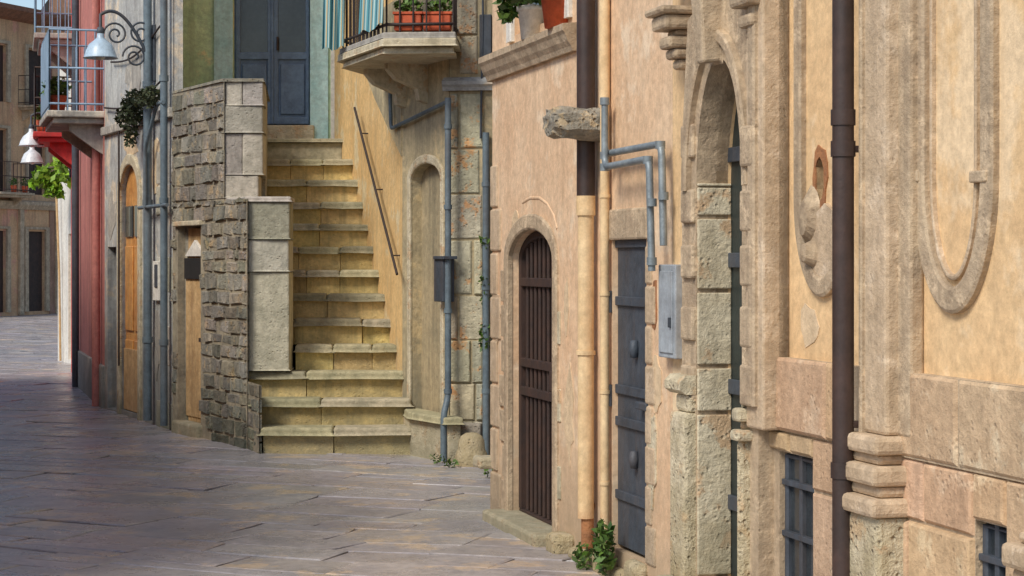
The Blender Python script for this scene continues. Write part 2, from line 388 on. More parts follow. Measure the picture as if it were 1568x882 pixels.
def cv(i,j,k):
    key=(i,j,k)
    if key not in idx:
        fu=i/NX;fv=j/NY;fz=k/NZ
        u=uu-.17+.31*fu; v=-.05+.36*fv; z=za+(zb_-za)*fz
        rr=(abs(fu-.5)*2)**4*(abs(fz-.5)*2)**4
        sh=1-.2*(fv>.9)*1-.25*rr
        u=uu-.015+(u-uu+.015)*sh; zc_=(za+zb_)/2; z=zc_+(z-zc_)*sh-(.02*(1-fv))
        idx[key]=len(V); V.append(RW.w(u+R_(-.012,.012),v+R_(-.012,.012),z+R_(-.01,.01)))
    return idx[key]
for i in range(NX):
    for j in range(NY):
        for k in (0,NZ): Fc.append((cv(i,j,k),cv(i+1,j,k),cv(i+1,j+1,k),cv(i,j+1,k)))
    for k in range(NZ):
        for j in (0,NY): Fc.append((cv(i,j,k),cv(i+1,j,k),cv(i+1,j,k+1),cv(i,j,k+1)))
for j in range(NY):
    for k in range(NZ):
        for i in (0,NX): Fc.append((cv(i,j,k),cv(i,j+1,k),cv(i,j+1,k+1),cv(i,j,k+1)))
obj('rough_block',V,Fc,rubble,cb,tints=[(1.15,1.12,1.08,1)]*len(V),smooth=False)
mb=group('meter_box')
box('cabinet',RW,su(1008,.06),su(1034,.06),-.01,.06,sz(1020,548,.06),sz(1020,405,.06),boxm,mb,.006)
box('cabinet_door',RW,su(1008,.06)+.03,su(1034,.06)-.03,.06,.068,sz(1020,540,.06),sz(1020,415,.06),boxm,mb,.003)
box('latch',RW,su(1028,.06),su(1030,.06),.068,.08,1.4,1.45,darkm,mb,.002)
box('window_frame',RW,w0,w1,-.14,-.06,wz0,wz0+1.5,whitep,ph,.004)
box('window_glass',RW,w0+.1,w1-.1,-.065,-.05,wz0+.12,wz0+1.4,glass,ph,0)
ringstrip('window_surround',RW,[(w0-.06,wz0-.04),(w0-.06,wz0+1.56),(w1+.06,wz0+1.56),(w1+.06,wz0-.04)],.12,-.01,.03,whitep,ph)
fp=group('potted_plant')
c=RW.w(su(853,.05),.05,3.13)
lathe('pot',[(0,0),(.075,0),(.1,.2),(.112,.2),(.112,.24),(.09,.24),(.085,.18),(0,.17)],c,terra,fp,18)
leaves('foliage',(c[0],c[1],c[2]+.38),(.18,.18,.18),260,.07,leaf,fp)
fp2=group('potted_plant')
c=RW.w(su(815,.03),.03,3.13)
lathe('pot',[(0,0),(.07,0),(.09,.18),(.1,.18),(.1,.21),(.08,.21),(.075,.16),(0,.15)],c,whitep,fp2,18)
leaves('foliage',(c[0]-.06,c[1],c[2]+.32),(.2,.3,.13),420,.07,leaf,fp2)
leaves('foliage_hanging',(c[0]-.16,c[1]+.1,c[2]+.22),(.06,.14,.1),120,.06,leaf,fp2)
wd=group('wall_weed'); c=rp(925,812,.1)
leaves('foliage',(c[0],c[1],.17),(.06,.12,.15),230,.05,leaf,wd)
wd=group('wall_weed'); c=rp(893,822,.12); leaves('foliage',(c[0],c[1],.07),(.06,.1,.08),70,.04,leaf,wd)
# --- palazzo with portal
pz=group('baroque_palazzo')
ue=su(1568)+4.0
DZ=1.32
PV=.1
a0,a1=su(1066,PV),su(1136,PV); az0=.22; azs=sz(1100,288,PV); azt=sz(1100,88,PV)
lw0,lw1=su(1187,.05),su(1240,.05); lz0,lz1=.2,sz(1215,697,.05)
lw2,lw3=su(1486,.05),su(1536,.05); lz3=sz(1512,803,.05)
hu=su(1257); hz=sz(1257,272)
hole=[(hu+.055*math.cos(a)*k,hz+.10*math.sin(a)*k) for a,k in [(i*math.pi/6,R_(.7,1.2)) for i in range(12)]]
panel('street_wall',RW,rect(ub+.001,ue,-.05,H),[arch(a0,a1,az0,azs,azt,20),rect(lw0,lw1,lz0,lz1),rect(lw2,lw3,.15,lz3),hole],-.34,0,peach2,pz)
prism('building_core',[RW.w(ub+.01,-.36,0)[:2],RW.w(ue,-.36,0)[:2],RW.w(ue,-5,0)[:2],RW.w(ub+.01,-5,0)[:2]],-.05,H,dark,pz)
box('roof_eave',RW,ub,ue,-5.2,.4,H+.001,H+.18,roofm,pz)
box('door_leaf',RW,a0,a1,-.13,-.075,az0,azt,grndoor,pz,0)
for zc in (.55,1.1,1.7,2.2): box('door_rail_%.1f'%zc,RW,a0,a1,-.075,-.055,zc,zc+.07,darkm,pz,.004)
panel('portal_surround',RW,[(a0-.2,az0),(a1+.2,az0),(a1+.2,azs+.25),(a1+.12,azt+.22),((a0+a1)/2,azt+.36),(a0-.12,azt+.22),(a0-.2,azs+.25)],[arch(a0,a1,az0-.001,azs,azt,20)],-.06,PV,trim,pz,edge=True)
for i in range(6):
    z0_=[.24,1.02,1.24,1.6,1.95,2.1][i]; z1_=[1.0,1.22,1.58,1.93,2.08,azs+.02][i]
    box('reveal_stone_%d'%i,RW,a0-.004,a0+.012+.004*(i%2),-.074,PV-.004,z0_,z1_,lime,pz,.006)
ys=[190,290,375,470,560]
for i,y in enumerate(ys):
    zt=sz(1052,y,PV+.03)
    box('jamb_block_far_%d'%i,RW,a0-.17,a0-.002,PV-.02,PV+.022,zt-.16,zt,trim,pz,.012)
box('far_pedestal',RW,a0-.22,a0-.003,.0,PV+.06,.2,sz(1040,632,.17),limeR,pz,.02)
box('far_pedestal_neck',RW,a0-.19,a0-.006,.0,PV+.04,sz(1040,632,.17),sz(1040,604,.17),limeR,pz,.02)
mould('far_base_torus',RW,a0-.23,a0+.0,[(0,sz(1040,604,.17)),(PV+.05,sz(1040,604,.17)),(PV+.08,sz(1040,597,.17)),(PV+.08,sz(1040,585,.17)),(PV+.05,sz(1040,575,.17)),(0,sz(1040,573,.17))],limeR,pz)
nu0,nu1=su(1142,.125),su(1186,0)
box('near_pilaster',RW,nu0,nu0+.2,0,.125,1.0,4.6,tuff,pz,.01)
box('near_pilaster_strip',RW,nu0+.2,nu1-.01,0,.06,1.0,4.6,trim,pz,.01)
ringstrip('near_pilaster_fillet',RW,[(nu0+.1,1.1),(nu0+.1,4.4)],.08,.11,.145,trim,pz)
for i,y in enumerate(ys): 
    zt=sz(1150,y,.15); box('jamb_block_near_%d'%i,RW,nu0-.02,nu0+.12,.1,.15,zt-.18,zt,trim,pz,.012)
zb=sz(1155,682,.16)
box('near_pedestal',RW,nu0-.06,nu1-.04,0,.15,.0,zb,limeR,pz,.02)
for j,(dz,hh,pr) in enumerate(((0,.05,.175),(.05,.035,.14),(.085,.06,.17),(.145,.035,.135))):
    box('near_base_mould_%d'%j,RW,nu0-.04-(pr-.14),nu1-.04+(pr-.14),0,pr,zb+dz,zb+dz+hh,lime,pz,.016)
for nm,x,y in (('far',1022,100),('near',1145,70)):
    v=.14; uc=su(x,v); zz=sz(x,y,v)
    for j,(dz,hh,pr,hw) in enumerate(((-.02,.05,.10,.05),(.03,.05,.13,.07),(.08,.06,.16,.08),(.14,.03,.12,.07),(.17,.07,.19,.11),(.24,.04,.22,.13))):
        box('%s_capital_%d'%(nm,j),RW,uc-hw,uc+hw,0,pr,zz+dz,zz+dz+hh,trim,pz,.018)
ringstrip('arch_moulding',RW,arch(a0-.1,a1+.1,azs-.0,azs,azt+.1,20),.06,PV-.01,PV+.035,trim,pz)
cc=(a0+a1)/2
obj('keystone',[RW.w(cc-.05,PV,azt-.02),RW.w(cc+.05,PV,azt-.02),RW.w(cc+.1,PV,azt+.5),RW.w(cc-.1,PV,azt+.5),RW.w(cc-.045,PV+.09,azt-.03),RW.w(cc+.045,PV+.09,azt-.03),RW.w(cc+.09,PV+.13,azt+.5),RW.w(cc-.09,PV+.13,azt+.5)],[(0,1,2,3),(4,5,6,7),(0,1,5,4),(1,2,6,5),(2,3,7,6),(3,0,4,7)],trim,pz,.012)
box('upper_architrave',RW,a0-.4,nu1,0,.2,azt+.5,azt+.62,trim,pz,.02)
st=group('portal_step')
box('step_low',RW,a0-.3,a1+.2,-.05,.42,-.03,.1,lime,st,.02)
box('step_high',RW,a0-.22,a1+.1,-.3,.24,.1,.215,lime,st,.02)
xs=nu1-.015
def dado(name,u0,u1,z0,z1):
    masonry(name,RW,u0,u1,z0,z1,(.34,.42),(.5,.9),.035,.02,tuffT,pz,gap=.006,jit=.003,dark=(.9,1.08))
dado('dado_over_window',xs,lw1,lz1,1.0)
dado('dado_mid',lw1,su(1300),-.02,1.0)
dado('dado_right',su(1352),lw2,-.02,1.0)
dado('dado_over_window_2',lw2,lw3,lz3,1.0)
dado('dado_under_window_2',lw2,lw3,-.02,.15)
dado('dado_far_right',lw3,ue,-.02,1.0)
dado('dado_under_window',xs,lw1,-.02,lz0)
panel('dado_backing',RW,rect(xs,ue,-.03,1.0),[rect(lw0,lw1,lz0,lz1),rect(lw2,lw3,.15,lz3)],0,.03,trim,pz)
masonry('dado_cap_course_a',RW,xs,su(1300),1.0,DZ,(.32,.33),(.55,.95),.06,.012,tuffT,pz,gap=.006,jit=.003,dark=(.92,1.08))
masonry('dado_cap_course_b',RW,su(1360),ue,1.0,DZ,(.32,.33),(.55,.95),.05,.012,tuffT,pz,gap=.006,jit=.003,dark=(.92,1.08))
box('dado_cap_backing',RW,xs,ue,.0,.045,1.0,DZ-.004,trim,pz,0)
for nm,a,b,c,d in (('near_portal',lw0,lw1,lz0,lz1),('right',lw2,lw3,.15,lz3)):
    box('cellar_window_'+nm,RW,a,b,-.12,-.01,c,d,glass,pz,0)
    ringstrip('cellar_frame_'+nm,RW,[(a+.02,c),(a+.02,d-.02),(b-.02,d-.02),(b-.02,c)],.04,-.012,.01,darkm,pz)
    box('cellar_mull_'+nm,RW,(a+b)/2-.015,(a+b)/2+.015,-.012,.012,c,d,darkm,pz,.003)
    for k in range(3): box('cellar_bar_%s_%d'%(nm,k),RW,a,b,-.01,.02,c+(d-c)*(k+.6)/3.2-.012,c+(d-c)*(k+.6)/3.2+.012,darkm,pz,.003)
p0,p1=su(1313,.11),su(1356,.11)
zt=sz(1330,665,.13)
box('tall_pilaster',RW,p0,p1,0,.11,zt,H-.2,tuff,pz,.015)
box('tall_pilaster_backing',RW,p0-.1,p1+.1,0,.06,zt,H-.2,trim,pz,.012)
ringstrip('pilaster_fillet',RW,[(p0+.05,zt),(p0+.05,H-.3)],.03,.1,.125,trim,pz)
for j,(dz,hh,pr,e) in enumerate(((-.3,.07,.19,.05),(-.23,.045,.15,.02),(-.185,.075,.18,.04),(-.11,.04,.14,.0),(-.07,.07,.17,.03))):
    box('pilaster_base_%d'%j,RW,p0-e,p1+e,0,pr,zt+dz,zt+dz+hh,tuff,pz,.018)
box('pilaster_pedestal',RW,p0-.05,p1+.03,0,.16,-.02,zt-.3,limeR,pz,.02)
p2=su(1552,.13)
box('second_pedestal',RW,p2,p2+.5,0,.14,-.02,.62,tuff,pz,.02)
box('second_pilaster',RW,p2+.12,p2+.45,0,.1,.9,H-.2,tuff,pz,.02)
for j,(dz,hh,pr,e) in enumerate(((0,.07,.18,.03),(.07,.05,.14,.0),(.12,.08,.17,.02),(.2,.04,.13,-.02))):
    box('second_base_%d'%j,RW,p2-e,p2+.5,0,pr,.62+dz,.62+dz+hh,tuff,pz,.018)
def uframe(nm,x0,x1,ytop,yspr,ybot,w,v,m):
    q0,q1=su(x0,v),su(x1,v); zs=sz((x0+x1)/2,yspr,v); zb_=sz((x0+x1)/2,ybot,v)
    pts=[(q0,4.6),(q0,zs)]+[((q0+q1)/2+(q0-q1)/2*math.cos(math.pi*i/24),zs+(zb_-zs)*math.sin(math.pi*i/24)) for i in range(1,24)]+[(q1,zs),(q1,4.6)]
    ringstrip(nm,RW,pts,w,-.01,v,m,pz)
    return q0,q1,zs
q0,q1,zs=uframe('panel_moulding_right',1404,1508,0,270,460,.095,.03,trim)
uframe('panel_fillet_right',1424,1492,0,270,425,.02,.02,tuff)
for k,x in enumerate((1400,1502)):
    box('moulding_ear_%d'%k,RW,su(x)-.02,su(x)+.1,-.01,.038,sz(x,280),sz(x,262),trim,pz,.006)
uframe('panel_moulding_left',1219,1290,0,300,440,.08,.03,trim)
ringstrip('panel_edge_left',RW,[(su(1202),DZ),(su(1202),4.6)],.04,-.01,.025,trim,pz)
ringstrip('panel_edge_right',RW,[(su(1389),DZ),(su(1389),4.6)],.04,-.01,.025,trim,pz)
# stone apron filling the bottom of the left lobed panel, with a broken shell on it
v=.02; qa,qb=su(1222,v),su(1288,v); zs2=sz(1255,330,v); zb2=sz(1255,430,v)
pts=[(qa,zs2),(qa+.08,zs2+.06),(qa+.16,zs2+.0),((qa+qb)/2+.05,zs2+.05),(qb,zs2-.02)]+[((qa+qb)/2+(qb-qa)/2*math.cos(math.pi*i/14),zs2-.02+(zb2-zs2)*math.sin(math.pi*i/14)) for i in range(1,14)]
panel('panel_apron',RW,pts,[],-.01,.018,tuff,pz,edge=True)
u=su(1246); z=sz(1246,345)
for k,(du,dz,rx,rz,hh) in enumerate(((0,.03,.08,.13,.05),(.03,-.12,.06,.07,.06))):
    V=[RW.w(u+du+rx*math.cos(a)*q_,.005,z+dz+rz*math.sin(a)*q_) for a,q_ in [(i*math.pi/7,R_(.8,1.15)) for i in range(14)]]
    V+=[RW.w(u+du+rx*.55*math.cos(a)*q_,hh,z+dz+rz*.55*math.sin(a)*q_) for a,q_ in [(i*math.pi/7,R_(.8,1.15)) for i in range(14)]]+[RW.w(u+du,hh+.012,z+dz)]
    obj('broken_ornament_%d'%k,V,[(i,(i+1)%14,14+(i+1)%14,14+i) for i in range(14)]+[(14+i,14+(i+1)%14,28) for i in range(14)],trim,pz)
panel('hole_edge_stone',RW,[(hu+.07*math.cos(a)*k,hz+.12*math.sin(a)*k) for a,k in [(i*math.pi/7,R_(.9,1.2)) for i in range(14)]],[hole],-.1,.006,brick,pz,edge=True)
box('hole_inside',RW,hu-.1,hu+.1,-.1,-.05,hz-.16,hz+.16,dark,pz,0)
for k,(x,y,rx,rz,mm) in enumerate(((1240,500,.12,.1,patchp),(1375,250,.03,.08,brick),(1360,545,.05,.06,brick))):
    patch('plaster_patch_%d'%k,RW,x,y,rx,rz,mm,pz,.003+.0007*k)
bd=group('brown_downpipe')
ud=su(1291,.17)
tube('pipe',[RW.w(ud,.17,-.02),RW.w(ud,.17,H-.1)],.042,brownpipe,bd,8)
for y in (228,180,720,-60): tube('joint_%d'%y,[RW.w(ud,.17,sz(1291,y,.17)-.03),RW.w(ud,.17,sz(1291,y,.17)+.03)],.048,brownpipe,bd,8)
for y in (228,650): box('bracket_%d'%y,RW,ud-.03,ud+.03,.02,.17,sz(1291,y,.17)-.012,sz(1291,y,.17)+.012,brownpipe,bd,.004)
# ------------------------------------------------------------------ corner house behind stairs
ch=group('corner_house')
S1=Fr((-2.0,22.4),(-1.02,18.6)); S2=Fr((-1.02,18.6),(-.55,17.5)); S3=Fr((-.55,17.5),(-.1,17.42))
panel('stair_side_wall',S1,rect(0,S1.L,-.05,7.5),[],-.2,0,ochre,ch)
panel('vault_shade_panel',S1,[(S1.su(556),4.2),(S1.su(556),S1.sz(556,100)),(S1.su(575),S1.sz(575,150)),(S1.su(600),S1.sz(600,205)),(S1.L,S1.sz(614,240)),(S1.L,4.2)],[],-.01,.012,vault,ch,edge=True)  # flat grey-brown panel paints the shadowy band of the vault under the balcony
n0,n1=S2.su(630),S2.su(676); nz0=S2.sz(652,642); nzs=S2.sz(652,275); nzt=S2.sz(652,250)
panel('niche_wall',S2,rect(0,S2.L,-.05,7.5),[arch(n0,n1,nz0,nzs,nzt)],-.14,0,vault,ch)
box('niche_door',S2,n0-.05,n1+.05,-.18,-.10,nz0,nzt+.02,nichep,ch,0)
ringstrip('niche_surround',S2,arch(n0-.04,n1+.04,nz0,nzs,nzt+.04),.08,-.01,.02,lime,ch)
prism('building_core',[(-1.8,22.6),(-.6,18.75),(-.1,17.85),(3.5,17.85),(3.5,22.6)],-.05,7.4,dark,ch)
obj('pier_backing',boxv(S3,0,4,-.2,-.01,-.05,7.5),BF,vault,ch)
masonry('stone_pier',S3,.0,S3.su(741),-.02,3.2,(.32,.5),(.28,.34),-.01,.035,pierst,ch,gap=.008,jit=.006,dark=(.8,1.15))
masonry('stone_pier_upper',S3,.05,S3.su(733),3.36,7.3,(.3,.42),(.25,.34),-.01,.03,pierst,ch,gap=.008,jit=.006,dark=(.75,1.05))
mould('pier_ledge',S3,-.05,.75,[(0,3.22),(.04,3.22),(.055,3.25),(.08,3.27),(.08,3.3),(0,3.34)],bluep,ch)
sbox('side_window',S3,734,752,22,92,-.02,.03,darkm,ch,.005)
prism('niche_plinth',[(-1.0,18.35),(-.9,17.95),(-.56,17.28),(-.44,17.3),(-.5,17.55),(-.95,18.6)],-.03,.32,lime,ch,.02)
prism('niche_plinth_cap',[(-1.0,18.4),(-.93,17.92),(-.58,17.24),(-.42,17.26),(-.5,17.52),(-.95,18.6)],.32,.38,nose,ch,.015,tint=True)
box('pier_foot',S3,-.04,.3,0,.1,-.03,.32,pierst,ch,.02,tint=True)
for k,(x0,x1) in enumerate(((612,626),(645,660))):
    u=S2.su((x0+x1)/2); 
    mould('balcony_bracket_%d'%k,S2,u-.05,u+.05,[(0,3.15),(.08,3.18),(.1,3.28),(.3,3.36),(.38,3.45),(.38,3.5),(0,3.5)],lime,ch)
bc=group('stone_balcony')
bp=[(-1.60,18.35),(-1.10,17.0),(-.47,16.95),(-.45,17.7),(-1.0,18.8),(-1.3,19.4)]
prism('slab',bp,3.56,3.63,lime,bc,.015)
def inset(pts,d):
    c=Vector((sum(p[0] for p in pts)/len(pts),sum(p[1] for p in pts)/len(pts)))
    return [tuple(Vector(p)+(c-Vector(p)).normalized()*d) for p in pts]
prism('slab_under',inset(bp,.06),3.50,3.56,lime,bc,.02)
prism('slab_top',inset(bp,.02),3.63,3.68,greyp,bc,.01)
rl=[Vector((-1.3,19.3)),Vector((-1.55,18.33)),Vector((-1.07,17.05)),Vector((-.5,17.0)),Vector((-.48,17.5))]
for a,b in zip(rl,rl[1:]):
    nn=max(2,int((b-a).length/.11))
    for i in range(nn):
        p=a+(b-a)*i/nn; tube('baluster',[(p.x,p.y,3.68),(p.x,p.y,4.65)],.008,rail_i,bc,2)
for z in (3.75,4.65): tube('rail',[(p.x,p.y,z) for p in rl],.014,rail_i,bc,2)
fb=group('flower_box')
for i in range(2):
    fr=Fr((-1.0+.25*i,17.16),(-.77+.25*i,17.14))
    box('trough_%d'%i,fr,0.0,.235,-.02,.1,3.70,3.84,terra,fb,.012)
    mould('rim_%d'%i,fr,-.01,.245,[(-.03,3.84),(.11,3.84),(.11,3.86),(-.03,3.86)],terra,fb)
    leaves('foliage_%d'%i,(-.88+.25*i,17.1,3.92),(.13,.07,.07),160,.045,leaf,fb)
def sheet(name,a,b,z0,z1,par,lean=(0,0)):
    V=[];Fc=[];T=[];nu,nz=36,10
    pal=[S(90,150,160),S(60,110,124),S(150,190,190),S(200,170,120),S(70,130,142),S(176,200,196)]
    for i in range(nu+1):
        for j in range(nz+1):
            t=i/nu; p=Vector(a)*(1-t)+Vector(b)*t; w=.025*math.sin(t*19)+.015*math.sin(t*31+j*.3)
            V.append((p.x+lean[0]*j/nz,p.y+w+lean[1]*j/nz,z0+(z1-z0)*j/nz+.02*math.sin(t*9))); T.append(pal[(i//2)%6])
    for i in range(nu):
        for j in range(nz): k=i*(nz+1)+j; Fc.append((k,k+1,k+nz+2,k+nz+1))
    return obj(name,V,Fc,cloth,par,tints=T,smooth=True)
aw=group('striped_awning'); sheet('cloth',(-1.73,18.2),(-1.52,18.1),3.66,4.9,aw,(.03,0)); tube('rod',[(-1.76,18.2,4.9),(-1.45,18.1,4.9)],.012,darkm,aw)
aw=group('striped_awning'); sheet('cloth',(-1.36,17.7),(-1.10,16.97),3.74,4.9,aw,(.05,0)); tube('rod',[(-1.33,17.7,4.9),(-1.02,16.97,4.9)],.012,darkm,aw)
pp=group('bluegrey_pipe')
x3=S2.su(686,.06)
tube('main_run',bend([S2.w(x3,.06,3.15),S2.w(x3,.06,.55),S2.w(x3+.05,.12,.4),S2.w(x3+.05,.12,.0)],.06),.028,bluepipe,pp)
for z in (.6,1.3,2.2,2.9): tube('clip',[S2.w(x3,.06,z-.02),S2.w(x3,.06,z+.02)],.036,bluepipe,pp)
tube('feed_run',bend([S2.w(x3,.06,3.12),S2.w(.1,.05,3.0),S1.w(S1.L-.3,.05,2.98),S1.w(S1.L-.35,.05,3.4)],.07),.018,bluepipe,pp)
pp=group('bluegrey_pipe')
x4=S3.su(744,.05); tube('main_run',[S3.w(x4,.05,0),S3.w(x4,.05,2.85)],.03,bluepipe,pp)
for z in (.6,1.5,2.4): tube('clip',[S3.w(x4,.05,z-.02),S3.w(x4,.05,z+.02)],.037,bluepipe,pp)
tube('cable',[S3.w(x4-.05,.03,2.8),S3.w(x4-.03,.03,3.9),S3.w(x4-.04,.03,5)],.01,darkm,pp)
eb=group('electric_box'); sbox('cabinet',S2,664,678,396,462,-.01,.1,darkm,eb,.008); sbox('cabinet_lid',S2,663,679,392,397,-.01,.12,darkm,eb,.004)
hr=group('handrail')
A=(S1.w(S1.su(608,.08),.08,S1.sz(608,420,.08))); B=(S1.w(S1.su(543,.08),.08,S1.sz(543,165,.08)))
tube('rail',[A,B],.013,rail_i,hr)
for t in (.12,.5,.85):
    p=Vector(A)*(1-t)+Vector(B)*t; q_=p-Vector((S1.n.x,S1.n.y,0))*.09; tube('bracket',[p,p+Vector((0,0,-.03)),q_+Vector((0,0,-.03))],.008,rail_i,hr)
bo=group('stone_bollard')
bx=(722-784)/F*17.05
lathe('stone',[(0,.27),(.05,.265),(.09,.24),(.11,.2),(.115,.13),(.13,.1),(.145,.05),(.14,-.02)],(bx,17.05,0),limeR,bo,16)
wd=group('wall_weed')
for y,n in ((370,50),(430,20),(505,70),(525,40),(455,20)):
    c=S3.w(S3.su(742,.05),.05,S3.sz(742,y)); leaves('foliage_%d'%y,c,(.05,.05,.07),n,.045,leaf,wd)
wd=group('wall_weed')
for x,n in ((668,25),(690,30),(752,30)):
    c=S2.w(S2.su(x,.22),.22,.03); leaves('foliage_%d'%x,c,(.07,.05,.05),n,.035,leaf,wd)
# ------------------------------------------------------------------ staircase
sc=group('stone_staircase')
r=.235; t=.29
def leftX(i,Y):
    if i<=3: return [-2.27,-2.385,-2.475][i-1]
    if Y<19.02: return -2.05
    return -2.36-.12*(Y-19.02)
def rightX(Y): return -1.02-.258*(Y-18.6)+.02
for i in range(1,13):
    Y=18+t*(i-1); xl=leftX(i,Y); xr=rightX(Y)
    if i==1: xr=-.9
    n=random.choice((2,3))
    cuts=[0]+[ (k+1)/n+R_(-.12,.12) for k in range(n-1)]+[1]
    bow=.05 if i<=3 else .015
    for k in range(n):
        a,b=cuts[k],cuts[k+1]; xa=xl+(xr-xl)*a+.002; xb=xl+(xr-xl)*b-.002
        ya=Y-bow*math.sin(math.pi*a)+R_(-.012,.012); yb=Y-bow*math.sin(math.pi*b)+R_(-.012,.012)
        ztop=i*r+R_(-.01,.005)
        ea=.02 if (k==0 and i<=3) else 0
        nm_=prism('nosing_%d_%d'%(i,k),[(xa,ya),((xa+xb)/2,(ya+yb)/2+R_(0,.02)),(xb,yb),(xb-.02,Y+t+.04),(xa-(.02 if not ea else .06),Y+t+.04)],ztop-.07,ztop,nose,sc,.028,tint=True,seg=4)
        for v in nm_.data.vertices: v.co.z+=R_(-.006,.004)
        prism('riser_%d_%d'%(i,k),[(xa+ea,ya+.05),(xb,yb+.05),(xb-.02,Y+t+.1),(xa+ea-.02,Y+t+.1)],(i-1)*r-.01 if i>1 else -.03,ztop-.065,riser,sc,.004,tint=True)
prism('landing',[(-2.63,21.2+.28),(-1.72,21.48),(-1.98,22.45),(-3.8,22.45),(-3.4,20.8),(-2.9,20.5)],2.6,12*r-.004,nose,sc,.0,tint=True)
prism('upper_step',[(-2.95,21.85),(-1.85,21.85),(-1.98,22.45),(-3.05,22.45)],12*r-.01,3.03,nose,sc,.02,tint=True)
prism('upper_step_nosing',[(-2.98,21.81),(-1.84,21.81),(-1.98,22.45),(-3.05,22.45)],3.03,3.07,nose,sc,.015,tint=True)
A_=(-2.28,17.98);B_=(-2.44,18.45);C_=(-3.46,20.4)
Lb=Fr(C_,B_); La=Fr(B_,A_)
wdx0,wdx1=Lb.su(273),Lb.su(308); wdz0=.12; wdz1=Lb.sz(291,346)
um=Lb.su(344)
def lskip(u,z,a,b):
    return (u+a>wdx0 and u-a<wdx1 and z-b<wdz1) or (z>2.31 and u+a>um+.02)
panel('parapet_backing',Lb,[(0,-.03),(Lb.L,-.03),(Lb.L,2.3),(um,2.3),(um,3.44),(0,3.44)],[rect(wdx0,wdx1,.0,wdz1)],-.3,.004,mortar,sc)
masonry('rubble_wall',Lb,0,Lb.L,-.02,2.32,(.10,.19),(.12,.38),0,.035,rubble,sc,lskip,gap=.022,jit=.018,dark=(.6,1.15))
masonry('rubble_wall_upper',Lb,0,um,2.32,3.42,(.10,.19),(.12,.38),0,.035,rubble,sc,None,gap=.022,jit=.018,dark=(.6,1.15))
panel('foot_backing',La,rect(-.02,La.L,-.03,.62),[],-.3,-.004,mortar,sc)
masonry('rubble_foot',La,0,La.L,-.02,.62,(.11,.16),(.14,.3),-.02,.03,rubble,sc,None,gap=.018,jit=.01,dark=(.6,1.2))
def pierstone(nm,x0,x1,y0,y1,z0,z1,m=ashlar,bev=.015):
    o=prism(nm,[(x0+R_(-.008,.008),y0+R_(-.01,.01)),(x1+R_(-.006,.006),y0+R_(-.01,.01)),(x1-.02,y1),(x0-.3*(y1-y0)/.57,y1)],z0,z1,m,sc,bev,tint=True)
for k,(z0,z1) in enumerate(((.715,1.63),(1.635,1.93),(1.935,2.28))): pierstone('pier_stone_%d'%k,-2.44,-2.065,18.52,19.04,z0,z1)
pierstone('pier_cap',-2.455,-2.05,18.50,19.06,2.283,2.33)
zz=2.33
for k,h in enumerate((.22,.4,.26,.23)):
    if k in (1,3):
        pierstone('upper_stone_%da'%k,-2.73,-2.57,19.03,19.4,zz+.003,zz+h); pierstone('upper_stone_%db'%k,-2.565,-2.37,19.03,19.4,zz+.003,zz+h)
    else: pierstone('upper_stone_%d'%k,-2.73+(0.0 if k%2 else -.01),-2.37-(.04 if k==0 else 0),19.03,19.4,zz+.003,zz+h)
    zz+=h
prism('parapet_core',[(-2.75,19.38),(-2.39,19.38),(-2.62,21.4),(-3.2,21.4),(-3.42,20.45)],0,3.42,rubble,sc,.0,tint=True)
prism('parapet_cap',[(-2.76,19.02),(-2.36,19.02),(-2.6,21.4),(-3.2,21.4),(-3.47,20.42)],3.44,3.47,rubble,sc,.01,tint=True)
wdr=group('wooden_door')
wfr=Lb
box('leaf',wfr,wdx0+.02,wdx1-.01,-.12,-.08,wdz0,wdz1-.02,wood,wdr,.004)
for k in range(4):
    u=wdx0+.04+(wdx1-wdx0-.06)*k/4; box('plank_%d'%k,wfr,u,u+(wdx1-wdx0)/4-.025,-.085,-.065,wdz0+.05,wdz1-.35,wood,wdr,.006)
obj('pediment',[wfr.w(wdx0+.06,-.05,wdz1-.3),wfr.w(wdx1-.05,-.05,wdz1-.3),wfr.w((wdx0+wdx1)/2,-.05,wdz1-.14),wfr.w(wdx0+.06,-.09,wdz1-.3),wfr.w(wdx1-.05,-.09,wdz1-.3),wfr.w((wdx0+wdx1)/2,-.09,wdz1-.14)],[(0,1,2),(3,4,5),(0,1,4,3),(1,2,5,4),(2,0,3,5)],whitep,wdr)
box('dark_vent',wfr,wdx0+.05,wdx1-.06,-.07,-.045,wdz1-.53,wdz1-.32,dark,wdr,.003)
box('bolt',wfr,wdx1-.2,wdx1-.05,-.07,-.04,.93,.97,iron,wdr,.003)
box('door_sill',wfr,wdx0-.05,wdx1+.05,-.15,.06,-.03,.12,lime,sc,.02)
box('door_head',wfr,wdx0-.06,wdx1+.06,-.1,.045,wdz1,wdz1+.05,lime,sc,.01)
# ------------------------------------------------------------------ green house at top of stairs
gh=group('green_house')
K=Fr((-3.95,22.4),(-2.0,22.4))
k0,k1=K.su(357),K.su(475)
panel('front_wall',K,rect(0,K.L,2.0,7.5),[rect(k0,k1,3.25,5.6)],-.2,0,greenp,gh)
box('door_surround_left',K,K.su(328),k0,-.01,.03,3.0,6,teal,gh,.006)
box('door_surround_right',K,k1,K.su(503),-.01,.03,3.0,6,teal,gh,.006)
box('white_pilaster',K,K.su(507),K.su(540),-.01,.06,2.8,7,whitep,gh,.006)
prism('core',[(-3.9,22.62),(-1.9,22.62),(-1.9,26),(-4.6,26)],0,7.4,dark,gh)
box('threshold',K,k0-.1,k1+.05,-.15,.1,3.07,3.25,lime,gh,.012)
fd=group('panelled_door')
box('leaf',K,k0,k1,-.14,-.1,3.25,5.6,bluedoor,fd,0)
mid=(k0+k1)/2
